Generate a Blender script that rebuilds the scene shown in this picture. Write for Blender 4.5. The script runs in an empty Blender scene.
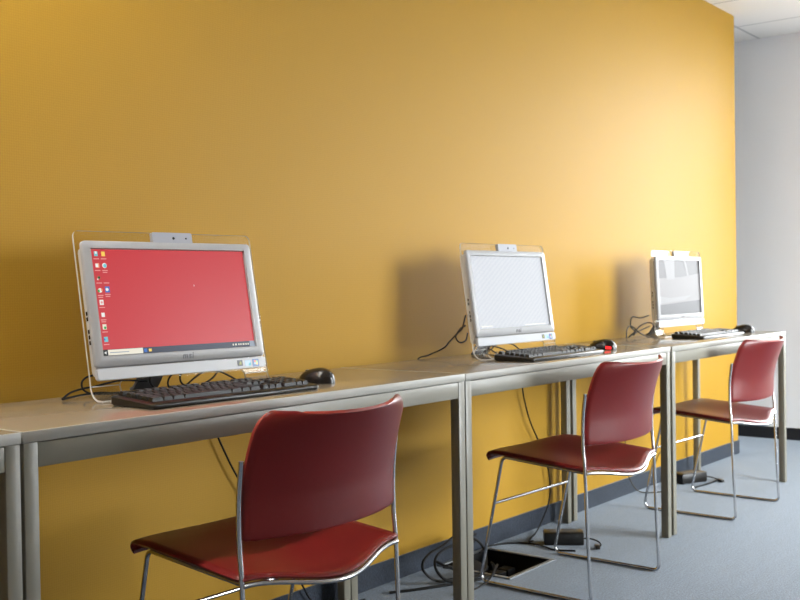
import bpy, bmesh, math, random
from mathutils import Vector, Matrix
random.seed(7)
S = bpy.context.scene
COL = S.collection
PI = math.pi

# ------------------------------------------------------------------ materials
def new_mat(name):
    m = bpy.data.materials.new(name); m.use_nodes = True
    nt = m.node_tree
    return m, nt, nt.nodes['Principled BSDF']

def lin(r, g, b):
    f = lambda c: (c/255/12.92) if c/255 <= .04045 else ((c/255+.055)/1.055)**2.4
    return (f(r), f(g), f(b), 1)

def pmat(name, col, rough=.5, metal=0., spec=.5, noise=0., nscale=40., bump=0., bscale=300., coat=0.):
    m, nt, p = new_mat(name)
    p.inputs['Base Color'].default_value = col
    p.inputs['Roughness'].default_value = rough
    p.inputs['Metallic'].default_value = metal
    p.inputs['Specular IOR Level'].default_value = spec
    p.inputs['Coat Weight'].default_value = coat
    tc = nt.nodes.new('ShaderNodeTexCoord')
    if noise:
        n = nt.nodes.new('ShaderNodeTexNoise'); n.inputs['Scale'].default_value = nscale
        n.inputs['Detail'].default_value = 3
        nt.links.new(tc.outputs['Object'], n.inputs['Vector'])
        r = nt.nodes.new('ShaderNodeMapRange')
        r.inputs['To Min'].default_value = 1-noise; r.inputs['To Max'].default_value = 1+noise
        nt.links.new(n.outputs['Fac'], r.inputs['Value'])
        mx = nt.nodes.new('ShaderNodeVectorMath'); mx.operation = 'SCALE'
        mx.inputs[0].default_value = col[:3]
        nt.links.new(r.outputs['Result'], mx.inputs['Scale'])
        nt.links.new(mx.outputs['Vector'], p.inputs['Base Color'])
    if bump:
        n = nt.nodes.new('ShaderNodeTexNoise'); n.inputs['Scale'].default_value = bscale
        nt.links.new(tc.outputs['Object'], n.inputs['Vector'])
        b = nt.nodes.new('ShaderNodeBump'); b.inputs['Strength'].default_value = bump
        b.inputs['Distance'].default_value = .002
        nt.links.new(n.outputs['Fac'], b.inputs['Height'])
        nt.links.new(b.outputs['Normal'], p.inputs['Normal'])
    return m

def emat(name, col, strength=1., rough=.32, spec=.2):
    m, nt, p = new_mat(name)
    p.inputs['Base Color'].default_value = (.006, .006, .007, 1)
    p.inputs['Roughness'].default_value = rough
    p.inputs['Specular IOR Level'].default_value = spec
    p.inputs['Emission Color'].default_value = col
    p.inputs['Emission Strength'].default_value = strength
    return m

def clear_mat(name, tint=(.97, .97, .96, 1), rough=.03, refl=.5):
    m, nt, p = new_mat(name)
    nt.nodes.remove(p)
    out = nt.nodes['Material Output']
    t = nt.nodes.new('ShaderNodeBsdfTransparent'); t.inputs['Color'].default_value = tint
    g = nt.nodes.new('ShaderNodeBsdfGlossy'); g.inputs['Roughness'].default_value = rough
    f = nt.nodes.new('ShaderNodeFresnel'); f.inputs['IOR'].default_value = 1.49
    k = nt.nodes.new('ShaderNodeMath'); k.operation = 'MULTIPLY'; k.inputs[1].default_value = refl
    nt.links.new(f.outputs['Fac'], k.inputs[0])
    mx = nt.nodes.new('ShaderNodeMixShader')
    nt.links.new(k.outputs[0], mx.inputs['Fac'])
    nt.links.new(t.outputs[0], mx.inputs[1]); nt.links.new(g.outputs[0], mx.inputs[2])
    nt.links.new(mx.outputs[0], out.inputs['Surface'])
    return m

M = {}
# yellow woven wall covering, slight sheen
def wall_paint():
    m, nt, p = new_mat('yellow_wall_covering')
    tc = nt.nodes.new('ShaderNodeTexCoord')
    w = []
    for k, (axis, sc) in enumerate((('X', 330.), ('Z', 330.))):
        t = nt.nodes.new('ShaderNodeTexWave'); t.wave_type = 'BANDS'; t.bands_direction = axis
        t.inputs['Scale'].default_value = sc/6.28; t.inputs['Distortion'].default_value = 2.5
        t.inputs['Detail'].default_value = 1.; t.inputs['Detail Scale'].default_value = 3.
        nt.links.new(tc.outputs['Object'], t.inputs['Vector']); w.append(t)
    a = nt.nodes.new('ShaderNodeMath'); a.operation = 'ADD'
    nt.links.new(w[0].outputs['Fac'], a.inputs[0]); nt.links.new(w[1].outputs['Fac'], a.inputs[1])
    r = nt.nodes.new('ShaderNodeMapRange'); r.inputs['From Max'].default_value = 2
    r.inputs['To Min'].default_value = .945; r.inputs['To Max'].default_value = 1.055
    nt.links.new(a.outputs[0], r.inputs['Value'])
    mx = nt.nodes.new('ShaderNodeVectorMath'); mx.operation = 'SCALE'
    mx.inputs[0].default_value = YELLOW
    nt.links.new(r.outputs['Result'], mx.inputs['Scale'])
    nt.links.new(mx.outputs['Vector'], p.inputs['Base Color'])
    b = nt.nodes.new('ShaderNodeBump'); b.inputs['Strength'].default_value = .12; b.inputs['Distance'].default_value = .0006
    nt.links.new(a.outputs[0], b.inputs['Height']); nt.links.new(b.outputs['Normal'], p.inputs['Normal'])
    p.inputs['Roughness'].default_value = WALL_ROUGH
    p.inputs['Specular IOR Level'].default_value = WALL_SPEC
    p.inputs['Sheen Weight'].default_value = WALL_SHEEN; p.inputs['Sheen Roughness'].default_value = .22
    p.inputs['Sheen Tint'].default_value = (1, 1, 1, 1)
    return m

YELLOW = (.405, .222, .016)
WALL_ROUGH = .56
WALL_SPEC = .2
WALL_SHEEN = .5
M['yellow'] = wall_paint()
M['white_wall'] = pmat('white_wall_paint', (.89, .89, .9, 1), .6, bump=.05)
M['plain_wall'] = pmat('far_room_paint', (.5, .48, .45, 1), .7)

def carpet(name, col):
    m, nt, p = new_mat(name)
    tc = nt.nodes.new('ShaderNodeTexCoord')
    n1 = nt.nodes.new('ShaderNodeTexNoise'); n1.inputs['Scale'].default_value = 150; n1.inputs['Detail'].default_value = 2
    n2 = nt.nodes.new('ShaderNodeTexNoise'); n2.inputs['Scale'].default_value = 18; n2.inputs['Detail'].default_value = 4
    mp = nt.nodes.new('ShaderNodeMapping'); mp.inputs['Scale'].default_value = (.35, 1.6, 1)
    nt.links.new(tc.outputs['Object'], n1.inputs['Vector'])
    nt.links.new(tc.outputs['Object'], mp.inputs['Vector']); nt.links.new(mp.outputs[0], n2.inputs['Vector'])
    r1 = nt.nodes.new('ShaderNodeMapRange'); r1.inputs['From Min'].default_value = .3; r1.inputs['From Max'].default_value = .7
    r1.inputs['To Min'].default_value = .55; r1.inputs['To Max'].default_value = 1.45
    r2 = nt.nodes.new('ShaderNodeMapRange'); r2.inputs['To Min'].default_value = .78; r2.inputs['To Max'].default_value = 1.22
    nt.links.new(n1.outputs['Fac'], r1.inputs['Value']); nt.links.new(n2.outputs['Fac'], r2.inputs['Value'])
    mu = nt.nodes.new('ShaderNodeMath'); mu.operation = 'MULTIPLY'
    nt.links.new(r1.outputs[0], mu.inputs[0]); nt.links.new(r2.outputs[0], mu.inputs[1])
    mx = nt.nodes.new('ShaderNodeVectorMath'); mx.operation = 'SCALE'; mx.inputs[0].default_value = col
    nt.links.new(mu.outputs[0], mx.inputs['Scale']); nt.links.new(mx.outputs['Vector'], p.inputs['Base Color'])
    b = nt.nodes.new('ShaderNodeBump'); b.inputs['Strength'].default_value = .5; b.inputs['Distance'].default_value = .003
    nt.links.new(n1.outputs['Fac'], b.inputs['Height']); nt.links.new(b.outputs['Normal'], p.inputs['Normal'])
    p.inputs['Roughness'].default_value = .75; p.inputs['Specular IOR Level'].default_value = .4
    p.inputs['Sheen Weight'].default_value = .5; p.inputs['Sheen Roughness'].default_value = .35; p.inputs['Sheen Tint'].default_value = (.8, .9, 1, 1)
    return m
M['carpet'] = carpet('blue_grey_carpet', (.068, .088, .122))
M['carpet_strip'] = carpet('blue_grey_carpet_strip', (.013, .02, .034))

def ceiling_mat():
    m, nt, p = new_mat('ceiling_tiles')
    tc = nt.nodes.new('ShaderNodeTexCoord'); sp = nt.nodes.new('ShaderNodeSeparateXYZ')
    nt.links.new(tc.outputs['Object'], sp.inputs[0])
    masks = []
    for ax, off in (('X', 6.22), ('Y', .085)):
        s = nt.nodes.new('ShaderNodeMath'); s.operation = 'SUBTRACT'; s.inputs[1].default_value = off-.3-12.0
        nt.links.new(sp.outputs[ax], s.inputs[0])
        md = nt.nodes.new('ShaderNodeMath'); md.operation = 'MODULO'; md.inputs[1].default_value = .6
        nt.links.new(s.outputs[0], md.inputs[0])
        d = nt.nodes.new('ShaderNodeMath'); d.operation = 'SUBTRACT'; d.inputs[1].default_value = .3
        nt.links.new(md.outputs[0], d.inputs[0])
        a = nt.nodes.new('ShaderNodeMath'); a.operation = 'ABSOLUTE'; nt.links.new(d.outputs[0], a.inputs[0])
        l = nt.nodes.new('ShaderNodeMath'); l.operation = 'LESS_THAN'; l.inputs[1].default_value = .008
        nt.links.new(a.outputs[0], l.inputs[0]); masks.append(l)
    mm = nt.nodes.new('ShaderNodeMath'); mm.operation = 'MAXIMUM'
    nt.links.new(masks[0].outputs[0], mm.inputs[0]); nt.links.new(masks[1].outputs[0], mm.inputs[1])
    mix = nt.nodes.new('ShaderNodeMix'); mix.data_type = 'RGBA'
    mix.inputs['A'].default_value = (.86, .85, .83, 1); mix.inputs['B'].default_value = (.55, .55, .55, 1)
    nt.links.new(mm.outputs[0], mix.inputs['Factor']); nt.links.new(mix.outputs['Result'], p.inputs['Base Color'])
    n = nt.nodes.new('ShaderNodeTexNoise'); n.inputs['Scale'].default_value = 120
    nt.links.new(tc.outputs['Object'], n.inputs['Vector'])
    b = nt.nodes.new('ShaderNodeBump'); b.inputs['Strength'].default_value = .1; b.inputs['Distance'].default_value = .002
    nt.links.new(n.outputs['Fac'], b.inputs['Height']); nt.links.new(b.outputs['Normal'], p.inputs['Normal'])
    p.inputs['Roughness'].default_value = .8
    return m
M['ceiling'] = ceiling_mat()
M['black_board'] = pmat('black_baseboard', (.012, .013, .016, 1), .5)
M['laminate'] = pmat('warm_grey_laminate', (.215, .176, .125, 1), .16, spec=.9, noise=.04, nscale=90, bump=.02, bscale=220)
M['edge'] = pmat('grey_edge_band', (.36, .35, .315, 1), .4)
M['frame_paint'] = pmat('grey_green_metal_paint', (.215, .203, .162, 1), .36, bump=.03, bscale=500)
M['red_shell'] = pmat('dark_red_shell', (.15, .009, .008, 1), .32, spec=.42, noise=.06, nscale=200, bump=.03, bscale=420)
M['red_edge'] = pmat('red_shell_edge', (.30, .035, .022, 1), .45, spec=.3)
M['chrome'] = pmat('chrome', (.62, .62, .63, 1), .16, metal=1.)
M['silver_plastic'] = pmat('silver_white_plastic', (.34, .34, .345, 1), .38)
M['chin'] = pmat('white_plastic', (.43, .44, .46, 1), .35)
M['body'] = pmat('pearl_grey_plastic', (.5, .48, .45, 1), .45)
M['dark_grey'] = pmat('dark_grey_plastic', (.09, .09, .095, 1), .45)
M['bar'] = pmat('webcam_grey', (.32, .33, .37, 1), .35)
M['lens'] = pmat('lens_black', (.008, .008, .01, 1), .1)
M['letter'] = pmat('grey_lettering', (.03, .03, .033, 1), .4)
M['black'] = pmat('black_plastic', (.010, .009, .008, 1), .3)
M['key'] = pmat('black_key_plastic', (.011, .0105, .010, 1), .42, spec=.3)
M['black_shiny'] = pmat('black_mouse_plastic', (.013, .01, .009, 1), .25)
M['rubber'] = pmat('black_cable_rubber', (.005, .0045, .004, 1), .55, spec=.18)
M['brown_cable'] = pmat('olive_cable_rubber', (.035, .026, .010, 1), .45)
M['acrylic'] = clear_mat('clear_acrylic', (.985, .985, .98, 1), .0, .14)
def edge_mat():
    m, nt, p = new_mat('acrylic_edge')
    p.inputs['Base Color'].default_value = (.85, .85, .83, 1); p.inputs['Roughness'].default_value = .25
    p.inputs['Alpha'].default_value = .5
    return m
M['acrylic_edge'] = edge_mat()
M['glass'] = clear_mat('window_glass', (.97, .98, .98, 1), .0, .6)
M['alu'] = pmat('aluminium', (.25, .27, .29, 1), .45, metal=.3)
M['tin'] = pmat('floor_box_dark', (.010, .010, .011, 1), .6, spec=.2)
M['white_frame'] = pmat('white_window_frame', (.7, .7, .7, 1), .4)
M['ground'] = pmat('pale_paving', (.3, .3, .31, 1), .8, noise=.2, nscale=3)
M['led'] = emat('red_light', (1., .02, .02, 1), 2.2, .2)
EM = 1.
def em(name, r, g, b, k=1.): return emat(name, lin(r, g, b), k*EM)
M['s_red'] = em('screen_red', 198, 54, 60)
M['s_bar'] = em('screen_bar', 44, 52, 72)
M['s_black'] = em('screen_black', 22, 28, 26)
M['s_box'] = em('screen_box', 232, 226, 208)
M['s_white'] = em('screen_white_icon', 235, 235, 230)
M['s_teal'] = em('screen_teal', 110, 190, 200)
M['s_yellow'] = em('screen_yellow', 245, 205, 90)
M['s_orange'] = em('screen_orange', 235, 150, 110)
M['s_green'] = em('screen_green', 60, 160, 80)
M['s_blue'] = em('screen_blue', 50, 105, 185)
M['s_label'] = em('screen_label', 222, 150, 145)
M['s_grey'] = em('screen_grey', 140, 150, 165)
M['k_black'] = pmat('sticker_black', (.012, .012, .008, 1), .35)
M['k_green'] = pmat('sticker_olive', (.25, .27, .02, 1), .35)
M['k_blue'] = pmat('sticker_blue', (.03, .1, .32, 1), .3)
M['k_pale'] = pmat('sticker_pale_blue', (.3, .48, .62, 1), .3)
M['k_teal'] = pmat('sticker_teal', (.02, .35, .4, 1), .3)
M['k_red'] = pmat('sticker_red', (.6, .08, .03, 1), .3)
M['k_lime'] = pmat('sticker_lime', (.25, .5, .06, 1), .3)
M['k_yellow'] = pmat('sticker_yellow', (.8, .55, .05, 1), .3)

def white_screen():
    m, nt, p = new_mat('screen_white_page')
    tc = nt.nodes.new('ShaderNodeTexCoord')
    mp = nt.nodes.new('ShaderNodeMapping'); mp.inputs['Rotation'].default_value = (0, math.radians(32), 0)
    nt.links.new(tc.outputs['Object'], mp.inputs['Vector'])
    t = nt.nodes.new('ShaderNodeTexWave'); t.bands_direction = 'Z'; t.inputs['Scale'].default_value = 22
    t.inputs['Distortion'].default_value = 3.; t.inputs['Detail'].default_value = 2.; t.inputs['Detail Scale'].default_value = 5
    nt.links.new(mp.outputs[0], t.inputs['Vector'])
    mx = nt.nodes.new('ShaderNodeMix'); mx.data_type = 'RGBA'
    mx.inputs['A'].default_value = lin(222, 227, 235); mx.inputs['B'].default_value = lin(230, 234, 240)
    nt.links.new(t.outputs['Fac'], mx.inputs['Factor'])
    p.inputs['Base Color'].default_value = (.01, .01, .01, 1); p.inputs['Roughness'].default_value = .2
    nt.links.new(mx.outputs['Result'], p.inputs['Emission Color'])
    p.inputs['Emission Strength'].default_value = .85
    return m
M['s_page'] = white_screen()
M['s_off'] = emat('painted_reflection_grey', lin(168, 164, 166), .5, .3, .05)  # glowing tones that stand in for the window's reflection in the screen
M['s_off_white'] = emat('painted_reflection_white', lin(235, 234, 236), .5, .3, .05)
M['s_off_mid'] = emat('painted_reflection_pale', lin(216, 211, 212), .5, .3, .05)
M['s_off_dark'] = emat('painted_reflection_dark', lin(146, 144, 148), .5, .3, .05)

# ------------------------------------------------------------------ mesh kit
class MB:
    def __init__(self): self.bm = bmesh.new(); self.mats = []
    def mi(self, m):
        if m not in self.mats: self.mats.append(m)
        return self.mats.index(m)
    def _tag(self, faces, m):
        i = self.mi(m)
        for f in faces: f.material_index = i
    def box(self, c, s, m, bev=0., rot=None, seg=2):
        b2 = bmesh.new()
        bmesh.ops.create_cube(b2, size=1)
        bmesh.ops.scale(b2, vec=s, verts=b2.verts)
        if bev: bmesh.ops.bevel(b2, geom=b2.edges[:], offset=bev, segments=seg, profile=.5, affect='EDGES')
        if rot is not None: bmesh.ops.transform(b2, matrix=rot.to_4x4(), verts=b2.verts)
        bmesh.ops.translate(b2, vec=c, verts=b2.verts)
        self.merge(b2, m)
    def merge(self, b2, m, xf=None):
        if xf is not None: bmesh.ops.transform(b2, matrix=xf, verts=b2.verts)
        i = self.mi(m); mp = {}
        for v in b2.verts: mp[v] = self.bm.verts.new(v.co)
        for f in b2.faces:
            try:
                n = self.bm.faces.new([mp[v] for v in f.verts]); n.material_index = i; n.smooth = f.smooth
            except ValueError: pass
        b2.free()
    def poly(self, pts, m):
        f = self.bm.faces.new([self.bm.verts.new(p) for p in pts]); f.material_index = self.mi(m); return f
    def tube(self, pts, r, m, n=10, cap=True):
        pts = [Vector(p) for p in pts]; i = self.mi(m)
        T = []
        for k in range(len(pts)):
            a = pts[max(0, k-1)]; b = pts[min(len(pts)-1, k+1)]
            T.append((b-a).normalized())
        up = Vector((0, 0, 1)) if abs(T[0].z) < .9 else Vector((1, 0, 0))
        N = (up - T[0]*up.dot(T[0])).normalized(); rings = []
        for k, p in enumerate(pts):
            N = (N - T[k]*N.dot(T[k])).normalized(); B = T[k].cross(N)
            rr = r(k/(len(pts)-1)) if callable(r) else r
            rings.append([self.bm.verts.new(p + rr*(math.cos(q)*N + math.sin(q)*B)) for q in [2*PI*j/n for j in range(n)]])
        for k in range(len(rings)-1):
            for j in range(n):
                f = self.bm.faces.new((rings[k][j], rings[k][(j+1) % n], rings[k+1][(j+1) % n], rings[k+1][j]))
                f.material_index = i; f.smooth = True
        if cap:
            for ring in (list(reversed(rings[0])), rings[-1]):
                f = self.bm.faces.new(ring); f.material_index = i
    def prism(self, outline, fn, d0, d1, m, m_side=None):
        """outline of (a, v) pairs, fn(a, v, d) -> point; closed solid between d0 and d1"""
        A = [self.bm.verts.new(fn(a, v, d0)) for a, v in outline]
        B = [self.bm.verts.new(fn(a, v, d1)) for a, v in outline]
        i = self.mi(m); j = self.mi(m_side or m); n = len(A)
        f = self.bm.faces.new(A); f.material_index = i
        f = self.bm.faces.new(list(reversed(B))); f.material_index = i
        for k in range(n):
            f = self.bm.faces.new((A[k], B[k], B[(k+1) % n], A[(k+1) % n])); f.material_index = j
    def sheet(self, grid, th, m, m_edge=None):
        """grid[i][j] points -> thin solid with rounded rim, thickness th along the local normal"""
        R, Cn = len(grid), len(grid[0])
        P = [[Vector(p) for p in row] for row in grid]
        def nrm(i, j):
            a = P[min(i+1, R-1)][j]-P[max(i-1, 0)][j]; b = P[i][min(j+1, Cn-1)]-P[i][max(j-1, 0)]
            c = a.cross(b)
            if c.length < .45*a.length*b.length:          # rounded corners: take the normal a little further in
                return nrm(i+(1 if i < R//2 else -1), j+(1 if j < Cn//2 else -1 if j > Cn//2 else 0))
            return c.normalized()
        NN = [[nrm(i, j) for j in range(Cn)] for i in range(R)]
        top = [[self.bm.verts.new(P[i][j]+NN[i][j]*th/2) for j in range(Cn)] for i in range(R)]
        bot = [[self.bm.verts.new(P[i][j]-NN[i][j]*th/2) for j in range(Cn)] for i in range(R)]
        a = self.mi(m); e = self.mi(m_edge or m)
        for i in range(R-1):
            for j in range(Cn-1):
                f = self.bm.faces.new((top[i][j], top[i+1][j], top[i+1][j+1], top[i][j+1])); f.material_index = a; f.smooth = True
                f = self.bm.faces.new((bot[i][j], bot[i][j+1], bot[i+1][j+1], bot[i+1][j])); f.material_index = a; f.smooth = True
        rim = [(0, j) for j in range(Cn)] + [(i, Cn-1) for i in range(1, R)] + [(R-1, j) for j in range(Cn-2, -1, -1)] + [(i, 0) for i in range(R-2, 0, -1)]
        L = len(rim); mids = []
        for k in range(L):
            i, j = rim[k]; pv = rim[k-1]; nx = rim[(k+1) % L]
            t = (P[nx[0]][nx[1]]-P[pv[0]][pv[1]]).normalized()
            o = t.cross(NN[i][j])
            cen = P[R//2][Cn//2]
            if o.dot(P[i][j]-cen) < 0: o = -o
            mids.append(self.bm.verts.new(P[i][j]+o*th*.35))
        for k in range(L):
            i, j = rim[k]; i2, j2 = rim[(k+1) % L]; q = (k+1) % L
            f = self.bm.faces.new((top[i][j], top[i2][j2], mids[q], mids[k])); f.material_index = e; f.smooth = True
            f = self.bm.faces.new((mids[k], mids[q], bot[i2][j2], bot[i][j])); f.material_index = e; f.smooth = True
    def build(self, name, parent=None, smooth=True, angle=35):
        bmesh.ops.remove_doubles(self.bm, verts=self.bm.verts, dist=1e-7)
        bmesh.ops.recalc_face_normals(self.bm, faces=self.bm.faces)
        me = bpy.data.meshes.new(name); self.bm.to_mesh(me); self.bm.free()
        for m in self.mats: me.materials.append(m)
        if smooth:
            for f in me.polygons: f.use_smooth = True
            me.set_sharp_from_angle(angle=math.radians(angle))
        o = bpy.data.objects.new(name, me); COL.objects.link(o)
        if parent: o.parent = parent
        return o

def tag(o, label=None, cat=None, group=None, kind=None):
    if label: o['label'] = label
    if cat: o['category'] = cat
    if group: o['group'] = group
    if kind: o['kind'] = kind
    return o
def thing(name, label, cat, loc=(0, 0, 0), rz=0., group=None):
    o = bpy.data.objects.new(name, None); COL.objects.link(o)
    o.empty_display_size = .05
    o.location = loc; o.rotation_euler = (0, 0, rz)
    return tag(o, label, cat, group)
def dup(root, loc, rz, label):
    r = root.copy(); COL.objects.link(r); r.location = loc; r.rotation_euler = (0, 0, rz); r['label'] = label
    for ch in list(root.children):
        c = ch.copy(); COL.objects.link(c); c.parent = r
        for g in list(ch.children):
            d = g.copy(); COL.objects.link(d); d.parent = c
    return r
def spline(pts, n=10):
    """Catmull-Rom through the points"""
    P = [Vector(p) for p in pts]; P = [2*P[0]-P[1]] + P + [2*P[-1]-P[-2]]; out = []
    for k in range(1, len(P)-2):
        for j in range(n):
            t = j/n; a, b, c, d = P[k-1], P[k], P[k+1], P[k+2]
            out.append(.5*((2*b)+(c-a)*t+(2*a-5*b+4*c-d)*t*t+(3*b-a-3*c+d)*t**3))
    return out + [P[-2]]
def fillet(pts, r, n=7):
    """rounds every inner corner; returns list of points and, per corner, the index of its arc middle"""
    P = [Vector(p) for p in pts]; out = [P[0]]; mid = []
    for k in range(1, len(P)-1):
        a = (P[k-1]-P[k]); b = (P[k+1]-P[k]); la, lb = a.length, b.length; a.normalize(); b.normalize()
        ang = a.angle(b); d = min(r/math.tan(ang/2), la*.45, lb*.45)
        rr = d*math.tan(ang/2); cen = P[k] + (a+b).normalized()*(rr/math.sin(ang/2))
        s = P[k]+a*d-cen; e = P[k]+b*d-cen; tot = s.angle(e); ax = s.cross(e).normalized()
        st = len(out)
        for j in range(n):
            out.append(cen + Matrix.Rotation(tot*j/(n-1), 3, ax) @ s)
        mid.append(st+n//2)
    out.append(P[-1]); return out, mid
def rrect(a0, a1, v0, v1, r, n=6):
    pts = []
    for (ca, cv, q0) in ((a1-r, v1-r, 0), (a0+r, v1-r, 90), (a0+r, v0+r, 180), (a1-r, v0+r, 270)):
        for j in range(n+1):
            q = math.radians(q0+90*j/n); pts.append((ca+r*math.cos(q), cv+r*math.sin(q)))
    return pts

# ------------------------------------------------------------------ the room
CEIL = 2.51
XE, XW = 5.95, 6.612            # end of the yellow wall, face of the white wall
XL, YF, YB = -2.6, -3.9, 2.2
def struct(mb, name, parent=None, smooth=False):
    o = mb.build(name, parent, smooth=smooth); o['kind'] = 'structure'; return o

FBX = (2.985, 3.287, -.315, -.02)      # the opening of the floor box
b = MB()
x0, x1, y0, y1 = FBX
for (ax, bx, ay, by) in ((XL, x0, YF, YB), (x1, XW, YF, YB), (x0, x1, YF, y0), (x0, x1, y1, YB)):
    b.poly(((ax, ay, 0), (bx, ay, 0), (bx, by, 0), (ax, by, 0)), M['carpet'])
struct(b, 'floor')
b = MB(); b.box(((XL+XW)/2, (YF+YB)/2, CEIL+.05), (XW-XL+.4, YB-YF+.4, .1), M['ceiling']); struct(b, 'ceiling')
b = MB(); b.box(((XL+XE)/2, .07, CEIL/2), (XE-XL, .14, CEIL), M['yellow']); struct(b, 'wall_back')
WY0, WY1, WZ0, WZ1 = -1.65, -.46, .75, 2.42      # opening of the window in the end wall
b = MB()
t = .2
b.box((XW+t/2, (WY1+YB)/2, CEIL/2), (t, YB-WY1, CEIL), M['white_wall'])
b.box((XW+t/2, (YF+WY0)/2, CEIL/2), (t, WY0-YF, CEIL), M['white_wall'])
b.box((XW+t/2, (WY0+WY1)/2, WZ0/2), (t, WY1-WY0, WZ0), M['white_wall'])
b.box((XW+t/2, (WY0+WY1)/2, (WZ1+CEIL)/2), (t, WY1-WY0, CEIL-WZ1), M['white_wall'])
struct(b, 'wall_right')
b = MB(); b.box((XL-.05, (YF+YB)/2, CEIL/2), (.1, YB-YF, CEIL), M['plain_wall']); struct(b, 'wall_left')
FX0, FX1, FZ0, FZ1 = 3.9, 6.2, .1, 2.3      # opening of the window in the wall facing the tables
b = MB(); t = .2
b.box(((XL+FX0)/2, YF-t/2, CEIL/2), (FX0-XL, t, CEIL), M['plain_wall'])
b.box(((FX1+XW)/2, YF-t/2, CEIL/2), (XW-FX1, t, CEIL), M['plain_wall'])
b.box(((FX0+FX1)/2, YF-t/2, FZ0/2), (FX1-FX0, t, FZ0), M['plain_wall'])
b.box(((FX0+FX1)/2, YF-t/2, (FZ1+CEIL)/2), (FX1-FX0, t, CEIL-FZ1), M['plain_wall'])
struct(b, 'wall_front')
b = MB(); b.box(((XL+XW)/2, YB+.05, CEIL/2), (XW-XL, .1, CEIL), M['white_wall']); struct(b, 'wall_corridor')
BH = .076
b = MB(); b.box(((XL+XE)/2, -.004, BH/2), (XE-XL, .008, BH), M['carpet_strip'], .0015); struct(b, 'baseboard_back')
b = MB(); b.box((XW-.006, (YF+YB)/2, .037), (.012, YB-YF, .074), M['black_board'], .002); struct(b, 'baseboard_right')
# windows: frame, sill and panes
def window(name, p0, p1, z0, z1, npan, out, inn):
    """opening from p0 to p1 (x, y), out = unit vector to the outside, inn = thickness offset of the frame"""
    p0 = Vector((p0[0], p0[1], 0)); p1 = Vector((p1[0], p1[1], 0)); o = Vector((out[0], out[1], 0))
    L = (p1-p0).length; d = (p1-p0)/L; along_x = abs(d.x) > .5
    def sz(l, th, h): return (l, th, h) if along_x else (th, l, h)
    def at(s, z): return p0+d*s+o*inn+Vector((0, 0, z))
    w = MB()
    for z in (z0+.03, z1-.03): w.box(at(L/2, z), sz(L, .07, .06), M['white_frame'], .004)
    st = L/npan
    for k in range(npan+1): w.box(at(min(max(k*st, .03), L-.03), (z0+z1)/2), sz(.06, .07, z1-z0), M['white_frame'], .004)
    win = struct(w, name)
    w = MB(); w.box(p0+d*L/2-o*.03+Vector((0, 0, z0-.012)), sz(L+.1, .16, .024), M['white_frame'], .004); w.build('sill', win)
    for k in range(npan):
        w = MB(); w.box(at((k+.5)*st, (z0+z1)/2), sz(st-.06, .006, z1-z0-.12), M['glass']); w.build('pane', win)
window('window_1', (XW, WY0), (XW, WY1), WZ0, WZ1, 2, (1, 0), .1)
window('window_2', (FX0, YF), (FX1, YF), FZ0, FZ1, 2, (0, -1), .1)
b = MB(); b.poly(((-50, -60, -.4), (70, -60, -.4), (70, 50, -.4), (-50, 50, -.4)), M['ground'])
struct(b, 'ground')

# ------------------------------------------------------------------ tables
TH = .74; TY0, TY1 = -.516, -.045
def make_table(x0, x1, label, dy=0.):
    cx = (x0+x1)/2; cy = (TY0+TY1)/2+dy; W = x1-x0; D = TY1-TY0
    t = thing('desk_table', label, 'table', (cx, cy, 0), 0, 'narrow grey tables in a row along the yellow wall')
    top = .021; lg = .03
    b = MB(); b.box((0, 0, TH-top/2), (W, D, top), M['edge'], .0018)
    zmax = TH-.0005
    i = b.mi(M['laminate'])
    b.bm.normal_update()
    for f in b.bm.faces:
        if f.calc_center_median().z > zmax and f.calc_area() > .1: f.material_index = i
    b.build('tabletop', t)
    z1 = TH-top
    for sx in (-1, 1):
        for sy in (-1, 1):
            b = MB(); b.box((sx*(W/2-lg/2-.001), sy*(D/2-lg/2-.0015), z1/2), (lg, lg, z1), M['frame_paint'], .0025)
            b.build('leg', t)
    ah = .045
    for sy in (-1, 1):
        b = MB(); b.box((0, sy*(D/2-.0125), z1-ah/2-.0015), (W-2*lg-.002, .02, ah), M['frame_paint'], .002); b.build('apron', t)
    for sx in (-1, 1):
        b = MB(); b.box((sx*(W/2-.0125), 0, z1-ah/2-.0015), (.02, D-2*lg-.003, ah), M['frame_paint'], .002); b.build('apron', t)
    return t
make_table(-.34, 1.052, 'grey narrow table cut off by the left edge of the photo')
make_table(1.056, 2.4465, 'grey narrow table under the computer with the red screen')
make_table(2.449, 3.846, 'grey narrow table under the computer with the blank white screen')
make_table(3.869, 5.222, 'grey narrow table nearest the white wall, under the smallest-looking computer', .002)

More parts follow.
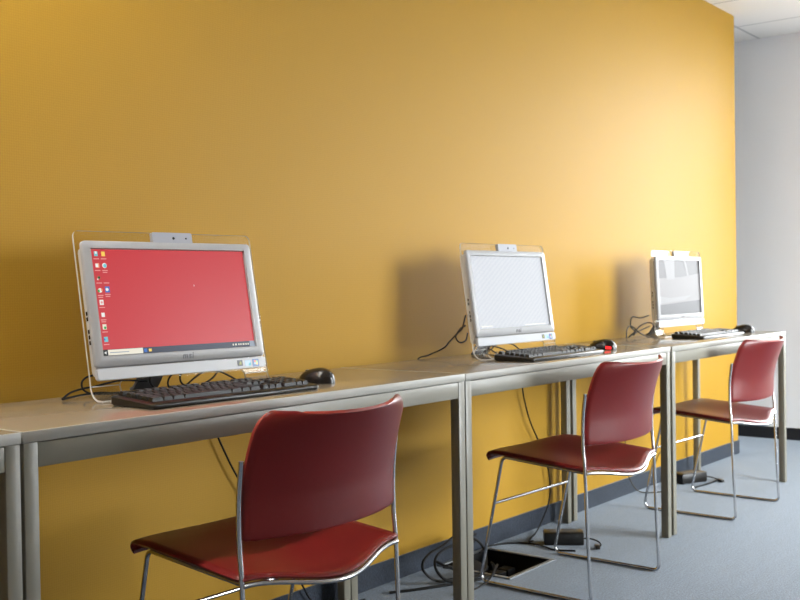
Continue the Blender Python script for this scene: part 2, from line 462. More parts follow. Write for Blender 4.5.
# ------------------------------------------------------------------ chairs
def make_chair(label):
    c = thing('stacking_chair', label, 'chair', (0, 0, 0), 0, 'red shell chairs drawn up to the tables')
    r = .0054; hw = .233
    J = (.0165, .404)
    for s in (-1, 1):
        x = s*hw
        up = spline([(x, .012, .650), (x, .0215, .57), (x, .022, .48), (x, .0165, .404), (x, .009, .2), (x, .002, .03)], 8)
        path = up[:-1] + [Vector((x, .0005, r)), Vector((x, .418, r)), Vector((x, .322, .428)), Vector((x-s*.004, J[0], J[1]))]
        k = len(up)-1
        pts, mid = fillet([path[k-1]] + path[k:], .022, 9)
        b = MB(); b.tube(up[:-2] + pts[:mid[0]+1], r, M['chrome'], 12); b.build('rear_upright', c)
        b = MB(); b.tube(pts[mid[0]:mid[1]+1], r, M['chrome'], 12); b.build('floor_runner', c)
        b = MB(); b.tube(pts[mid[1]:mid[2]+1], r, M['chrome'], 12); b.build('front_leg', c)
        b = MB(); b.tube(pts[mid[2]:], r, M['chrome'], 12); b.build('seat_rail', c)
    # cross bar between the front legs, and the dipping rail under the rear of the seat
    f = .37; cyy = .322+(.418-.322)*f; cz = .428+(r-.428)*f
    b = MB(); b.tube([(-hw, cyy, cz), (0, cyy, cz), (hw, cyy, cz)], r*.95, M['chrome'], 12); b.build('crossbar', c)
    dip = lambda u: .5+.5*math.cos(PI*u)
    pts = []
    for k in range(33):
        u = -1+k/16
        pts.append((u*hw, J[0]-.004-.058*dip(u), J[1]-.0015-.024*dip(u)))
    b = MB(); b.tube(pts, r, M['chrome'], 12); b.build('rear_rail', c)
    # seat
    grid = []
    nv, nu, nr = 18, 25, 9
    yr = .36; rr = .0135                          # where the front edge starts to roll over, and its radius
    for i in range(nv+nr):
        row = []
        for j in range(nu):
            u = -1+2*j/(nu-1)
            yb = J[0]-.004-.054*dip(u)
            yroll = yr+.016*(1-u**4)
            v = min(1, i/(nv-1)); y = yb+(yroll-yb)*v
            ze = J[1]+.0105+(.428-J[1])*min(1, max(0, (y-J[0])/(.322-J[0])))
            d = max(0, 1-(y-J[0])/.36)
            z = ze-.0235*dip(u)*d**.9 - .004*dip(u)*(1-d)
            hwx = .236
            if i >= nv:
                q = (i-nv+1)/nr*math.radians(140)
                y += rr*1.6*math.sin(q); z -= rr*(1-math.cos(q)); hwx -= .006*((i-nv+1)/nr)
            if i == 0: hwx -= .004
            row.append((u*hwx, y, z))
        grid.append(row)
    b = MB(); b.sheet(grid, .011, M['red_shell']); b.build('seat', c, angle=60)
    # backrest
    grid = []
    z0, z1 = .492, .744
    ts = [0, .006, .02, .05] + [.05+.8*k/14 for k in range(1, 15)] + [.88, .91, .935, .955, .97, .98, .988, .994, .998, 1.]
    rc = .04; H = z1-z0
    for t in ts:
        z = z0+H*t; row = []
        hwx = .2265
        if z > .6: hwx -= .008*((z-.6)/(z1-.6))**1.8
        d = z1-z
        if d < rc: hwx -= (rc-math.sqrt(max(0, rc*rc-(rc-d)**2)))*.8
        if z-z0 < .008: hwx -= .008*(1-math.sqrt(max(0, 1-(1-(z-z0)/.008)**2)))
        lean = -.050*max(0, (z-.565)/(z1-.565))**1.5
        for j in range(27):
            u = -1+2*j/26
            bow = (.045+.02*t)*(1-abs(u)**2.1)
            zz = z - .004*(1-u*u)*(1-t) - .008*(1-u*u)*max(0, (t-.6)/.4)**1.5
            row.append((u*hwx, .022-bow+lean, zz))
        grid.append(row)
    b = MB(); b.sheet(grid, .0105, M['red_shell'], M['red_edge']); b.build('backrest', c, angle=60)
    return c
ch = make_chair('red chair closest to the camera, in front of the red-screened computer')
ch.location = (1.6599, -.7031, 0); ch.rotation_euler.z = -.0418
dup(ch, (3.1208, -.6769, 0), -.0301, 'red chair in the middle, in front of the white-screened computer')
dup(ch, (4.4815, -.6293, 0), -.047, 'red chair nearest the white wall, farthest from the camera')

# ------------------------------------------------------------------ all-in-one computers
def text_mesh(txt, size, shear=.25, off=.0):
    cu = bpy.data.curves.new('t', 'FONT'); cu.body = txt; cu.size = size; cu.shear = shear; cu.offset = off; cu.space_character = 1.18
    cu.align_x = 'CENTER'; cu.align_y = 'CENTER'; cu.extrude = .0003
    o = bpy.data.objects.new('t', cu); COL.objects.link(o)
    bpy.context.view_layer.update()
    me = bpy.data.meshes.new_from_object(o.evaluated_get(bpy.context.evaluated_depsgraph_get()))
    bpy.data.objects.remove(o); bpy.data.curves.remove(cu)
    return me

def make_computer(loc, yaw, tilt, label, content):
    c = thing('all_in_one_computer', label, 'computer', (loc[0], loc[1], TH), yaw, 'all-in-one computers on the tables')
    ct, st = math.cos(tilt), math.sin(tilt)
    Z0 = .1015
    def F(a, v, d): return Vector((a, d*ct+v*st, Z0+v*ct-d*st))
    # bezel: a frame round the screen opening
    b = MB()
    out = rrect(-.245, .245, -.026, .268, .010, 6)
    inn = rrect(-.2222, .2222, -.0006, .2498, .0008, 6)
    n = len(out)
    rings = []
    for (o, d, k) in ((out, .005, 0), (out, -.0035, 0), (out, -.0058, .0022), (inn, -.0058, -.0012), (inn, .0015, 0)):
        row = []
        for (a, v) in o:
            s = 1 - k/.245; s2 = 1-k/.147
            row.append(b.bm.verts.new(F(a*s, .121+(v-.121)*s2, d)))
        rings.append(row)
    i = b.mi(M['silver_plastic'])
    for q in range(len(rings)-1):
        for k in range(n):
            f = b.bm.faces.new((rings[q][k], rings[q][(k+1) % n], rings[q+1][(k+1) % n], rings[q+1][k])); f.material_index = i
    b.build('bezel', c, angle=50)
    # chin (speaker strip) with stickers, lettering
    b = MB(); b.prism(rrect(-.2455, .2455, -.0555, -.0285, .008), F, .004, -.0035, M['chin'])
    b.prism(rrect(-.244, .244, -.0545, -.0295, .007), F, -.0035, -.0058, M['chin'])
    b.build('speaker_strip', c, angle=50)
    def sticker(a0, a1, v0, v1, base, extras):
        s = MB(); s.prism([(a0, v0), (a1, v0), (a1, v1), (a0, v1)], F, -.0058, -.0063, base)
        for (p, m, dd) in extras: s.prism(p, F, -.0058, -.0063-dd, m)
        s.build('sticker', c, smooth=False)
    sticker(.153, .169, -.0485, -.034, M['k_black'], [([(.157, -.0455), (.165, -.0455), (.1655, -.0395), (.161, -.0365)], M['k_green'], .0002)])
    sticker(.1765, .196, -.0505, -.035, M['k_pale'], [([(.187, -.049), (.195, -.049), (.195, -.040), (.189, -.044)], M['k_teal'], .0002)])
    sticker(.2005, .2215, -.053, -.0335, M['k_blue'], [
        ([(.206, -.042), (.2115, -.042), (.2115, -.037), (.206, -.037)], M['k_red'], .0002), ([(.2122, -.043), (.2175, -.043), (.2175, -.038), (.2122, -.038)], M['k_lime'], .0002),
        ([(.206, -.0475), (.2115, -.0475), (.2115, -.0427), (.206, -.0427)], M['k_pale'], .0002), ([(.2122, -.0485), (.2175, -.0485), (.2175, -.0437), (.2122, -.0437)], M['k_yellow'], .0002)])
    me = text_mesh('msi', .0205, .2, .0003); me.name = 'lettering'
    R = Matrix(((1, 0, 0), (0, st, -ct), (0, ct, st))).to_4x4()
    me.transform(Matrix.Translation(F(.006, -.0128, -.006)) @ R)
    me.materials.clear(); me.materials.append(M['letter'])
    o = bpy.data.objects.new('logo_lettering', me); COL.objects.link(o); o.parent = c
    # screen
    s = MB()
    def quad(a0, a1, v0, v1, m, lift=0.): s.poly([F(a0, v0, -lift), F(a1, v0, -lift), F(a1, v1, -lift), F(a0, v1, -lift)], m)
    def pg(pts, m, lift): s.poly([F(a, v, -lift) for a, v in pts], m)
    content(quad, pg)
    s.build('screen', c, smooth=False)
    # webcam bar above the bezel
    b = MB(); b.prism(rrect(-.052, .064, .264, .2925, .004), F, .006, -.005, M['bar'])
    wb = b.build('webcam_bar', c, angle=50)
    for (a, rr) in ((.0085, .0034), (.0455, .002)):
        b = MB(); b.prism([(a+rr*math.cos(2*PI*k/14), .2785+rr*math.sin(2*PI*k/14)) for k in range(14)], F, -.0045, -.0056, M['lens'])
        b.build('lens', wb, smooth=False)
    # clear acrylic panel: outline with two feet, feet curl forward on to the table
    b = MB()
    d0, d1 = .0055, .0115; wd = .257; top = .2935; cut = .182; vc = -.068
    ol = [(wd, vc), ] + [(wd-.014+.014*math.cos(math.radians(q)), top-.014+.014*math.sin(math.radians(q))) for q in range(0, 91, 15)] + \
         [(-wd+.014-.014*math.sin(math.radians(q)), top-.014+.014*math.cos(math.radians(q))) for q in range(0, 91, 15)] + [(-wd, vc)] + \
         [(-cut, vc)] + [(-cut+.012-.012*math.cos(math.radians(q)), vc+.01*math.sin(math.radians(q))) for q in (30, 60, 90)] + \
         [(cut-.012+.012*math.cos(math.radians(q)), vc+.01*math.sin(math.radians(q))) for q in (90, 60, 30)] + [(cut, vc)]
    b.prism(ol, F, d0, d1, M['acrylic'], M['acrylic_edge'])
    P0 = F(0, vc, (d0+d1)/2); dirv = (F(0, -1, 0)-F(0, 0, 0)).normalized()
    rad = (P0.z-.0032)/(1+0.0)                       # the arc turns from the panel's slope to level
    ang = PI/2 - tilt if False else math.atan2(-dirv.z, -dirv.y)
    # arc by blending directions
    prof = [P0.copy()]; steps = 16
    L = (P0.z-.0032)
    hd = math.atan2(dirv.z, dirv.y)                  # heading in the y-z plane (pointing down)
    end = -PI if hd < 0 else PI
    raw = [Vector((0, 0, 0))]; h = hd
    for k in range(steps):
        h = hd+(end-hd)*((k+.5)/steps)
        raw.append(raw[-1]+Vector((0, math.cos(h), math.sin(h))))
    sc = L/(-raw[-1].z)
    prof = [P0+q*sc for q in raw]
    prof.append(prof[-1]+Vector((0, -.012, 0)))
    for s_ in (-1, 1):
        a0, a1 = (cut, wd) if s_ > 0 else (-wd, -cut)
        b.sheet([[(a0+(a1-a0)*j/3, p.y, p.z) for j in range(4)] for p in prof], .006, M['acrylic'], M['acrylic_edge'])
    b.build('acrylic_stand', c, angle=40)
    # rear housing
    b = MB()
    b.prism(rrect(-.236, .236, -.045, .258, .012), F, .0116, .030, M['body'])
    b.prism(rrect(-.205, .205, -.03, .235, .02), F, .030, .047, M['body'])
    hs = b.build('rear_housing', c, angle=40)
    b = MB()
    for v in (.03, .043, .056, .085, .098):
        b.prism([(-.2366, v), (-.2355, v), (-.2355, v+.009), (-.2366, v+.009)], F, .016, .026, M['lens'])
    b.build('port', hs, smooth=False)
    # rear support
    b = MB()
    A = F(0, .02, .047); foot = Vector((0, A.y+.085, .004))
    prof = [Vector((0, A.y-.004, A.z)), Vector((0, A.y+.03, A.z-.02)), foot+Vector((0, 0, .012)), foot+Vector((0, .02, 0))]
    b.sheet([[(x, p.y, p.z) for x in (-.052, -.03, .0, .02)] for p in spline(prof, 5)], .007, M['dark_grey'])
    b.build('rear_support', c, angle=40)
    return c

def desktop_red(quad, pg):
    W = .2215
    quad(-W, W, .0145, .249, M['s_red'])
    quad(-W, W, 0, .0145, M['s_bar'])
    L = .0003
    quad(-W, -.2085, 0, .0145, M['s_black'], L); pg([(-.218, .007), (-.212, .0035), (-.212, .0105)], M['s_white'], 2*L)
    quad(-.2075, -.1145, .0008, .0137, M['s_box'], L); quad(-.203, -.152, .006, .0078, M['s_grey'], 1.5*L)
    quad(-.1115, -.1035, .003, .0115, M['s_blue'], L); quad(-.0985, -.0905, .004, .0105, M['s_yellow'], L)
    quad(.2045, W, 0, .0145, M['s_grey'], L)
    for k, a in enumerate((.150, .158, .168, .1745, .182, .191, .198)):
        quad(a, a+(.005 if k % 3 == 1 else .0035), .005, .0095, M['s_box'], L)
    def disc(a, v, r, m, l): pg([(a+r*math.cos(2*PI*k/10), v+r*math.sin(2*PI*k/10)) for k in range(10)], m, l)
    def icon(a, v, ms, label=(1,)):
        for (kind, m, s, dx, dy, l) in ms:
            if kind == 'd': disc(a+dx, v+dy, s, m, l*L)
            else: quad(a+dx-s*.85, a+dx+s*.85, v+dy-s, v+dy+s, m, l*L)
        for k in label: quad(a-.0085+.001*k, a+.0085-.0015*k, v-.0128-.0045*(k-1), v-.0106-.0045*(k-1), M['s_label'], L)
    A1, A2 = -.2085, -.1895
    icon(A1, .238, [('q', M['s_teal'], .0055, 0, 0, 1), ('q', M['s_white'], .003, 0, .003, 2)])
    icon(A2, .238, [('q', M['s_yellow'], .0055, 0, 0, 1)])
    icon(A1, .2105, [('q', M['s_orange'], .0055, .001, 0, 1), ('q', M['s_white'], .0042, -.001, 0, 2)])
    icon(A2, .2105, [('d', M['s_white'], .0062, 0, 0, 1), ('d', M['s_teal'], .0046, .0008, -.0006, 2)], (1, 2))
    icon(A1, .181, [('d', M['s_green'], .0035, .001, .001, 1), ('q', M['s_white'], .0018, -.003, -.003, 2), ('q', M['s_black'], .0026, .001, .001, 3)])
    icon(A2, .181, [])
    icon(A1, .152, [('d', M['s_white'], .0055, 0, 0, 1), ('q', M['s_green'], .003, -.004, -.001, 2), ('q', M['s_orange'], .0025, .004, .001, 2)], (1, 2))
    icon(A2, .154, [('q', M['s_blue'], .0072, 0, 0, 1), ('d', M['s_white'], .004, -.001, 0, 2)], (1, 2))
    icon(A1, .124, [('q', M['s_white'], .006, 0, 0, 1), ('d', M['s_label'], .003, 0, 0, 2)])
    icon(A1, .095, [('q', M['s_white'], .005, 0, 0, 1)], (1, 2))
    icon(A1, .067, [('q', M['s_box'], .006, 0, 0, 1), ('d', M['s_green'], .0034, .001, -.002, 2)])
    icon(A1, .038, [('q', M['s_teal'], .006, 0, 0, 1), ('q', M['s_blue'], .0022, -.004, 0, 2)])
    pg([(.054, .164), (.0545, .1585), (.0562, .1600)], M['s_white'], L)
def page_white(quad, pg):
    W = .2215
    quad(-W, W, 0, .249, M['s_page'])
    quad(-.205, -.14, .006, .011, M['s_white'], .0003)
    quad(.06, .2, .004, .008, M['s_white'], .0003)
def painted_reflection(quad, pg):  # window reflection painted on the screen as glowing patches
    W = .2215; L = .0003
    quad(-W, W, 0, .249, M['s_off'])
    pg([(-W, 0), (W, 0), (W, .062), (-W, .045)], M['s_off_dark'], L)
    pg([(-W, .045), (W, .062), (W, .188), (.02, .172), (-W, .166)], M['s_off_mid'], L)
    pg([(-W, .05), (.05, .064), (.12, .085), (-.1, .075), (-W, .085)], M['s_off_white'], 2*L)
    pg([(-.13, .16), (-.05, .162), (-.045, .249), (-.155, .249)], M['s_off_white'], 2*L)
    pg([(.085, .178), (.105, .179), (.075, .249), (.055, .249)], M['s_off_white'], 2*L)

make_computer((1.677, -.221), -.079, .188, 'silver all-in-one computer with a red desktop screen', desktop_red)
make_computer((3.133, -.259), -.026, .141, 'silver all-in-one computer with a blank white screen', page_white)
make_computer((4.673, -.208), -.026, .044, 'silver all-in-one computer with window reflections painted on its screen, nearest the white wall', painted_reflection)

# ------------------------------------------------------------------ keyboards
def make_keyboard(label):
    k = thing('keyboard', label, 'keyboard', (0, 0, 0), 0, 'black computer keyboards in front of the screens')
    hw, hd = .254, .0755
    z_f, z_r = .0125, .0235
    def top(y): return z_f+(z_r-z_f)*(y+hd)/(2*hd)
    b = MB()
    ol = rrect(-hw, hw, -hd, hd, .012, 5)
    lo = [b.bm.verts.new((x*.985, y*.97, .001)) for x, y in ol]
    m1 = [b.bm.verts.new((x, y, .006)) for x, y in ol]
    m2 = [b.bm.verts.new((x, y, top(y)-.003)) for x, y in ol]
    hi = [b.bm.verts.new((x*.985, y*.955, top(y*.955))) for x, y in ol]
    i = b.mi(M['black'])
    for A, B in ((lo, m1), (m1, m2), (m2, hi)):
        for q in range(len(ol)):
            b.bm.faces.new((A[q], A[(q+1) % len(ol)], B[(q+1) % len(ol)], B[q]))
    b.bm.faces.new(list(reversed(lo))); b.bm.faces.new(hi)
    b.build('case', k, angle=50)
    sl = math.atan2(z_r-z_f, 2*hd)
    cache = {}
    def key(x, y, w, d=1.):
        kk = (round(w, 3), d)
        u = .0209
        if kk not in cache:
            b = MB(); W, D = w*u-.0024, d*.0188-.0022; h = .0092; i = .0022
            lo = [b.bm.verts.new((sx*W/2, sy*D/2, 0)) for sx, sy in ((-1, -1), (1, -1), (1, 1), (-1, 1))]
            md = [b.bm.verts.new((sx*(W/2-i), sy*(D/2-i), h-.0008)) for sx, sy in ((-1, -1), (1, -1), (1, 1), (-1, 1))]
            hi = [b.bm.verts.new((sx*(W/2-i-.0009), sy*(D/2-i-.0009), h)) for sx, sy in ((-1, -1), (1, -1), (1, 1), (-1, 1))]
            b.mi(M['key'])
            for A, B in ((lo, md), (md, hi)):
                for q in range(4): b.bm.faces.new((A[q], A[(q+1) % 4], B[(q+1) % 4], B[q]))
            b.bm.faces.new(hi); b.bm.faces.new(list(reversed(lo)))
            o = b.build('key', k, angle=30); cache[kk] = o.data
        else:
            o = bpy.data.objects.new('key', cache[kk]); COL.objects.link(o); o.parent = k
        o.location = (x, y, top(y)-.0004); o.rotation_euler = (sl, 0, 0)
    u = .0209
    xs0 = -.2385; nav = xs0+15.35*u; pad = nav+3.35*u
    ys = {'f': .0575, 'n': .0315, 'q': .0127, 'a': -.0061, 'z': -.0249, 's': -.0437}
    def row(y, start, ws):
        x = start
        for w in ws:
            if w > 0: key(x+w*u/2, y, w)
            x += abs(w)*u
    row(ys['f'], xs0, [1, -1, 1, 1, 1, 1, -.5, 1, 1, 1, 1, -.5, 1, 1, 1, 1]); row(ys['f'], nav, [1, 1, 1])
    row(ys['n'], xs0, [1]*13+[2]); row(ys['n'], nav, [1]*3); row(ys['n'], pad, [1]*4)
    row(ys['q'], xs0, [1.5]+[1]*12+[1.5]); row(ys['q'], nav, [1]*3); row(ys['q'], pad, [1]*3)
    row(ys['a'], xs0, [1.75]+[1]*11+[2.25]); row(ys['a'], pad, [1]*3)
    row(ys['z'], xs0, [2.25]+[1]*10+[2.75]); row(ys['z'], nav, [-1, 1]); row(ys['z'], pad, [1]*3)
    row(ys['s'], xs0, [1.5, 1.25, 1.5, 6.5, 1.5, 1.25, 1.5]); row(ys['s'], nav, [1]*3); row(ys['s'], pad, [2, 1])
    key(pad+3.5*u, (ys['q']+ys['a'])/2, 1, 2.); key(pad+3.5*u, (ys['z']+ys['s'])/2, 1, 2.)
    b = MB(); b.prism([(-.01, .0), (.01, .0), (.01, .001), (-.01, .001)], lambda a, v, d: Vector((a+pad+2*u, .0575+d, top(.0575)+v)), -.006, .006, M['dark_grey'])
    b.build('indicator_panel', k, smooth=False)
    # cord from the rear edge back under the screen
    b = MB(); b.tube(spline([(-.02, .072, .012), (-.025, .11, .006), (-.06, .17, .0035), (-.03, .24, .004), (.03, .285, .006)], 8), .0018, M['rubber'], 6)
    b.build('cord', k)
    return k
kb = make_keyboard('black keyboard in front of the red-screened computer')
kb.location = (1.65, -.382, TH); kb.rotation_euler.z = -.012
dup(kb, (3.148, -.39, TH), .015, 'black keyboard in front of the white-screened computer')
dup(kb, (4.622, -.362, TH), .012, 'black keyboard in front of the grey-screened computer by the white wall')

# ------------------------------------------------------------------ mice
def make_mouse(label, led=False):
    m = thing('computer_mouse', label, 'mouse', (0, 0, 0), 0, 'black optical mice')
    def P(th, y):
        t = (y+.054)/.108                         # 0 rear (towards the chair), 1 front (towards the wall)
        e = math.sqrt(max(0, 1-abs(2*t-1)**2.6))
        w = (.030+.001*math.cos(PI*t))*e
        h = .040*(e**.8)*(1-.52*max(0, t-.38)**1.15)
        c, s = math.cos(th), math.sin(th)
        return Vector((w*math.copysign(abs(c)**.8, c), y, .0008+h*abs(s)**.75))
    n = 22
    ys = [-.054+.108*(.5-.5*math.cos(PI*k/n)) for k in range(n+1)]
    b = MB(); i = b.mi(M['black_shiny']); rings = []
    for y in ys: rings.append([b.bm.verts.new(P(PI*j/16, y)) for j in range(17)])
    for k in range(n):
        for j in range(16):
            b.bm.faces.new((rings[k][j], rings[k+1][j], rings[k+1][j+1], rings[k][j+1]))
        b.bm.faces.new((rings[k][0], rings[k][16], rings[k+1][16], rings[k+1][0]))
    b.build('shell', m, angle=80)
    b = MB()
    b.tube([(-.003, .028, .0262), (.003, .028, .0262)], .008, M['dark_grey'], 14); b.build('scroll_wheel', m)
    b = MB(); b.tube(spline([(0, .052, .008), (-.005, .09, .004), (-.03, .14, .003), (-.06, .20, .0035)], 8), .0018, M['rubber'], 6); b.build('cord', m)
    if led:
        b = MB()
        g = [[P(PI - q, y)+Vector((-.0007, 0, .0004)) for q in (.03, .10, .17, .24)] for y in (-.041, -.036, -.030, -.022)]
        b.sheet(g, .0012, M['led']); tag(b.build('light_window', m), 'glowing red light strip on the side')
    return m
mo = make_mouse('black mouse to the right of the keyboard of the red-screened computer')
mo.location = (2.03, -.33, TH); mo.rotation_euler.z = .12
dup(mo, (5.02, -.375, TH), .1, 'black mouse at the far end of the row, near the white wall')
m2 = make_mouse('black mouse glowing red beside the keyboard of the white-screened computer', True)
m2.location = (3.585, -.36, TH); m2.rotation_euler.z = .15

# ------------------------------------------------------------------ cables
def cable(name, label, paths, r, m, cat='cable', group=None):
    b = MB()
    for p in paths: b.tube(spline(p, 9), r, m, 7)
    o = b.build(name)
    return tag(o, label, cat, group)
T = TH+.0035
cable('cable_bundle', 'black cables trailing on the table behind the red-screened computer', [
    [(1.66, -.10, T+.02), (1.58, -.10, T+.028), (1.507, -.10, T+.02), (1.478, -.10, T+.018), (1.437, -.105, T+.012), (1.407, -.115, T)],
    [(1.64, -.115, T), (1.57, -.115, T), (1.51, -.11, T+.005), (1.46, -.11, T+.004), (1.43, -.115, T+.002), (1.405, -.12, T)],
    [(1.56, -.10, T+.058), (1.504, -.10, T+.047), (1.483, -.10, T+.043), (1.471, -.10, T+.032), (1.473, -.105, T+.014), (1.50, -.11, T+.003), (1.57, -.12, T)],
    [(1.735, -.12, T+.045), (1.715, -.115, T+.02), (1.72, -.115, T), (1.76, -.12, T), (1.80, -.115, T+.018), (1.84, -.11, T+.032), (1.885, -.11, T+.03), (1.925, -.115, T+.012), (1.945, -.12, T)],
    [(1.775, -.115, T+.05), (1.757, -.11, T+.026), (1.768, -.11, T+.003), (1.81, -.115, T)],
    [(1.90, -.115, T+.05), (1.885, -.11, T+.03), (1.865, -.11, T+.012), (1.83, -.115, T)],
    [(1.675, -.11, T+.05), (1.665, -.105, T+.022), (1.68, -.105, T)]], .0025, M['rubber'])
cable('cable_loop', 'thin cable looping out from the left side of the white-screened computer', [
    [(2.905, -.205, .89), (2.90, -.20, .865), (2.897, -.195, .845), (2.878, -.19, .83), (2.866, -.19, .819), (2.88, -.19, .803), (2.90, -.19, .798), (2.912, -.20, .806), (2.915, -.205, .83)],
    [(2.91, -.20, .855), (2.895, -.19, .845), (2.875, -.185, .825), (2.90, -.14, .80), (2.935, -.09, .775), (2.905, -.05, .752), (2.87, -.03, .74), (2.86, -.022, .70)]], .0028, M['brown_cable'])
cable('cable_bundle', 'black cables on the table behind the white-screened computer', [
    [(3.05, -.16, T), (3.10, -.15, T+.02), (3.15, -.145, T+.028), (3.21, -.15, T+.016), (3.25, -.16, T)],
    [(3.08, -.155, T), (3.14, -.145, T+.012), (3.20, -.145, T+.035), (3.28, -.15, T+.028), (3.33, -.16, T)],
    [(3.02, -.15, T+.01), (3.07, -.14, T+.035), (3.13, -.14, T+.022), (3.18, -.15, T)]], .0026, M['rubber'])
cable('cable_loop', 'coiled olive-looking cable beside the left side of the farthest computer', [
    [(4.51, -.12, .838), (4.431, -.12, .829), (4.385, -.12, .834), (4.349, -.12, .837), (4.330, -.12, .828), (4.323, -.12, .797), (4.35, -.12, .780), (4.367, -.12, .770), (4.355, -.12, .753)],
    [(4.272, -.125, .7432), (4.273, -.125, .776), (4.300, -.125, .797), (4.342, -.125, .790), (4.393, -.13, .764), (4.471, -.13, .745), (4.525, -.13, .753), (4.545, -.13, .772), (4.53, -.13, .798), (4.483, -.125, .806), (4.409, -.125, .793), (4.374, -.12, .772), (4.316, -.12, .752)],
    [(4.316, -.115, .748), (4.419, -.115, .77), (4.53, -.115, .787)]], .0030, M['brown_cable'])
cable('hanging_cable', 'dark cable hanging below the table behind the nearest red chair', [
    [(1.925, -.022, .72), (1.935, -.022, .66), (1.958, -.022, .588), (1.986, -.022, .534), (2.022, -.022, .473), (2.10, -.022, .36), (2.20, -.022, .22), (2.282, -.022, .101), (2.33, -.024, .035), (2.40, -.04, .005), (2.52, -.07, .004)]], .0028, M['rubber'])
cable('hanging_cable', 'dark cable hanging behind the middle red chair down to the adapter', [
    [(3.55, -.022, .72), (3.552, -.022, .65), (3.558, -.022, .584), (3.572, -.022, .531), (3.615, -.022, .439), (3.683, -.022, .345), (3.752, -.022, .226), (3.763, -.022, .132), (3.735, -.024, .075), (3.66, -.035, .022), (3.58, -.06, .005), (3.49, -.09, .004), (3.45, -.11, .004), (3.447, -.13, .012)]], .003, M['rubber'])
cable('hanging_cable', 'thin cable hanging between middle and farthest chairs and trailing along the carpet', [
    [(4.465, -.022, .72), (4.462, -.022, .50), (4.46, -.022, .308), (4.458, -.022, .229), (4.470, -.022, .13), (4.50, -.024, .07), (4.535, -.04, .02), (4.57, -.07, .004), (4.63, -.12, .004), (4.70, -.16, .004)]], .0026, M['brown_cable'])
# heap of cable on the carpet against the wall, left of the floor box
def loop(cx, cy, rx, rz, tilt, n=14, a0=0., turns=1., z0=.004):
    out = []
    for k in range(n+1):
        q = a0+2*PI*turns*k/n
        u = rx*math.cos(q); h = rz*(1+math.sin(q))
        out.append((cx+u, cy+h*math.sin(tilt), z0+h*math.cos(tilt)))
    return out
cable('cable_coil', 'coil of black cable heaped on the carpet beside the floor box', [
    [(3.10, -.10, .10), (2.98, -.10, .118), (2.885, -.11, .104), (2.80, -.12, .098), (2.752, -.125, .076), (2.757, -.13, .044), (2.80, -.15, .010), (2.88, -.17, .006), (2.95, -.16, .02), (3.02, -.14, .03)],
    [(3.06, -.12, .085), (2.95, -.115, .095), (2.87, -.12, .092), (2.815, -.13, .075), (2.795, -.15, .045), (2.815, -.18, .012), (2.88, -.21, .004), (2.97, -.21, .004), (3.06, -.17, .012), (3.12, -.12, .05), (3.08, -.10, .09), (2.98, -.09, .10)],
    [(2.86, -.10, .055), (2.885, -.13, .035), (2.92, -.15, .02), (2.95, -.16, .008), (2.90, -.15, .03), (2.86, -.13, .04)],
    [(2.62, -.09, .004), (2.70, -.14, .004), (2.80, -.19, .004), (2.90, -.235, .004), (2.97, -.25, .004), (3.04, -.22, .006), (3.10, -.19, .004)]], .0048, M['rubber'])
cable('trailing_cord', 'grey-black cord curling on the carpet behind the table leg joint', [
    [(2.72, -.27, .004), (2.80, -.29, .004), (2.88, -.30, .02), (2.93, -.29, .05), (2.955, -.26, .055), (2.98, -.25, .03), (3.00, -.24, .008)]], .003, M['rubber'])
cable('trailing_cord', 'black cord running over the carpet from floor box to adapter', [
    [(3.20, -.05, .006), (3.28, -.03, .008), (3.35, -.04, .006), (3.40, -.07, .004), (3.425, -.13, .005), (3.42, -.19, .004), (3.40, -.25, .004), (3.43, -.32, .004)]], .0034, M['rubber'])

# ------------------------------------------------------------------ things on the floor
fb = thing('floor_box', 'open floor box sunk in the carpet below the middle table', 'floor box', (0, 0, 0))
b = MB(); x0, x1, y0, y1 = FBX
fw = .012
for (ax, bx, ay, by) in ((x0-.004, x1+.004, y0-.004, y0+fw), (x0-.004, x1+.004, y1-fw, y1+.004), (x0-.004, x0+fw, y0+fw, y1-fw), (x1-fw, x1+.004, y0+fw, y1-fw)):
    b.box(((ax+bx)/2, (ay+by)/2, .002), (bx-ax, by-ay, .004), M['alu'], .001)
b.build('frame', fb)
b = MB(); dz = -.08
c4 = [(x0, y0), (x1, y0), (x1, y1), (x0, y1)]
for k in range(4):
    (ax, ay), (bx, by) = c4[k], c4[(k+1) % 4]
    b.poly([(ax, ay, 0), (bx, by, 0), (bx, by, dz), (ax, ay, dz)], M['tin'])
b.poly([(x, y, dz) for x, y in c4], M['tin']); b.build('recess', fb, smooth=False)
for k in range(4):
    b = MB(); b.box((x0+.06+k*.06, (y0+y1)/2+.02, dz+.02), (.05, .05, .04), M['tin'], .003); b.build('socket', fb)
b = MB(); b.box((x0+.09, y1-.06, -.018), (.14, .09, .02), M['tin'], .003, Matrix.Rotation(.25, 3, 'X')); b.build('lid', fb)

def adapter(loc, rz, label, size=(.165, .07, .042)):
    a = thing('power_adapter', label, 'power adapter', loc, rz, 'black power adapters on the carpet')
    b = MB(); b.box((0, 0, size[2]/2+.001), size, M['black'], .005, seg=3); b.build('case', a)
    b = MB(); b.box((0, 0, size[2]+.0012), (size[0]*.7, size[1]*.55, .0006), M['dark_grey']); b.build('rating_label', a, smooth=False)
    e = size[0]/2
    b = MB(); b.tube(spline([(e-.005, 0, .02), (e+.03, 0, .018), (e+.055, -.02, .012), (e+.06, -.05, .006), (e+.045, -.075, .006)], 8), .003, M['rubber'], 8); b.build('cord', a)
    b = MB(); b.box((e+.043, -.085, .009), (.018, .03, .014), M['black'], .002); b.build('plug', a)
    return a
adapter((3.515, -.222, 0), math.radians(-56), 'black power adapter standing behind the middle red chair by the rear table legs', (.15, .07, .048))
adapter((4.95, -.125, 0), math.radians(-25), 'black power adapter on the carpet behind the leg of the farthest table', (.16, .075, .05))
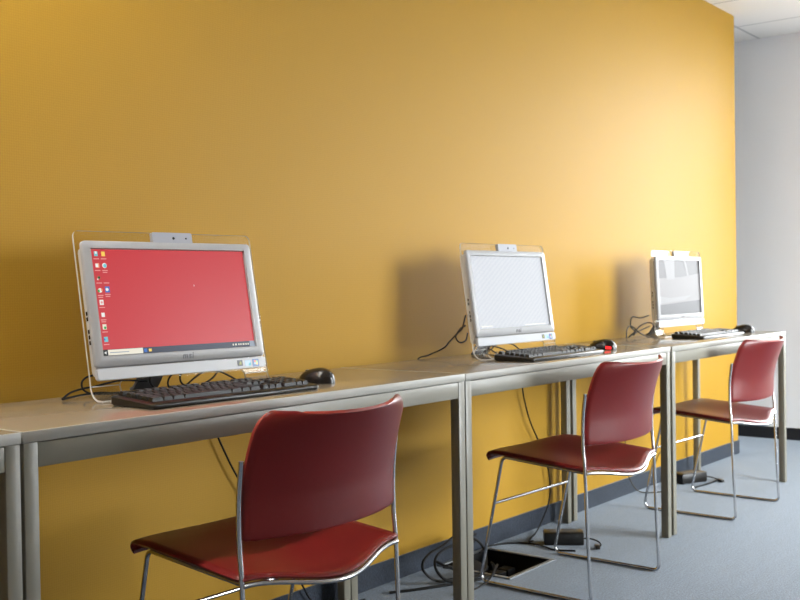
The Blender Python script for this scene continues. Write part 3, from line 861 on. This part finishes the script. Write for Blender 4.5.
cable('trailing_cord', 'black cord arching up from the adapter below the farthest table', [
    [(4.72, -.05, .004), (4.76, -.03, .10), (4.83, -.026, .155), (4.92, -.026, .15), (4.965, -.03, .11), (4.97, -.045, .058)]], .0026, M['rubber'])
cable('trailing_cord', 'short black cord lying beside the far chair runner', [
    [(4.80, -.205, .0045), (4.87, -.215, .0045), (4.95, -.225, .0045), (5.03, -.225, .0045), (5.09, -.215, .0045)]], .004, M['rubber'])

# ------------------------------------------------------------------ light
ADDED_LAMP = 70.
M['diffuser'] = emat('added_light_diffuser', (1., .97, .92, 1), ADDED_LAMP, .5)
def added_wall_light(x, y, label):  # unseen strip light, added to brighten the left of the yellow wall
    t = thing('added_strip_light', label, 'fill light', (x, y, CEIL), 0, 'slim unseen lights added to brighten the yellow wall')
    b = MB()
    for s_ in (-1, 1):
        b.box((0, s_*.068, -.009), (1.5, .012, .018), M['white_frame'], .001)
        b.box((s_*.744, 0, -.009), (.012, .124, .018), M['white_frame'], .001)
    b.build('frame', t)
    b = MB(); b.box((0, 0, -.006), (1.474, .122, .008), M['diffuser']); b.build('diffuser', t, smooth=False)
added_wall_light(-1.0, -.3, 'added slim light out of view, farther from the white wall')
added_wall_light(.75, -.3, 'added slim light out of view above the leftmost tables')
SKY = 27.
wld = bpy.data.worlds.new('overcast_sky'); S.world = wld; wld.use_nodes = True
bg = wld.node_tree.nodes['Background']
bg.inputs['Color'].default_value = (.95, .98, 1., 1); bg.inputs['Strength'].default_value = SKY
def portal(c, w, h, into):
    ld = bpy.data.lights.new('window_daylight_portal', 'AREA'); ld.shape = 'RECTANGLE'
    ld.size = w; ld.size_y = h; ld.cycles.is_portal = True
    lo = bpy.data.objects.new('window_daylight_portal', ld); COL.objects.link(lo)
    z = -Vector(into); y = Vector((0, 0, 1)); x = y.cross(z)
    m = Matrix((x, y, z)).transposed().to_4x4(); m.translation = c; lo.matrix_world = m
portal((XW+.17, (WY0+WY1)/2, (WZ0+WZ1)/2), WY1-WY0, WZ1-WZ0, (-1, 0, 0))
portal(((FX0+FX1)/2, YF-.17, (FZ0+FZ1)/2), FX1-FX0, FZ1-FZ0, (0, 1, 0))

# ------------------------------------------------------------------ camera
cd = bpy.data.cameras.new('camera'); co = bpy.data.objects.new('camera', cd); COL.objects.link(co)
fw_ = Vector((0.7867179, 0.6171617, -0.0136498)); rt = Vector((0.6169974, -0.7868305, -0.0145578)); up = Vector((0.0197246, -0.0030310, 0.9998009))
mw = Matrix((rt, up, -fw_)).transposed().to_4x4(); mw.translation = (0, -2.20462, .99176)
co.matrix_world = mw
cd.sensor_width = 24; cd.lens = 1049.98/800*24
cd.dof.use_dof = True; cd.dof.focus_distance = 2.35; cd.dof.aperture_fstop = 5.6
S.camera = co
S.view_settings.view_transform = 'Standard'; S.view_settings.look = 'None'
S.view_settings.gamma = 1; S.view_settings.use_curve_mapping = False
S.view_settings.exposure = 0.
S.cycles.use_denoising = True
S.cycles.max_bounces = 12; S.cycles.diffuse_bounces = 6; S.cycles.transparent_max_bounces = 16
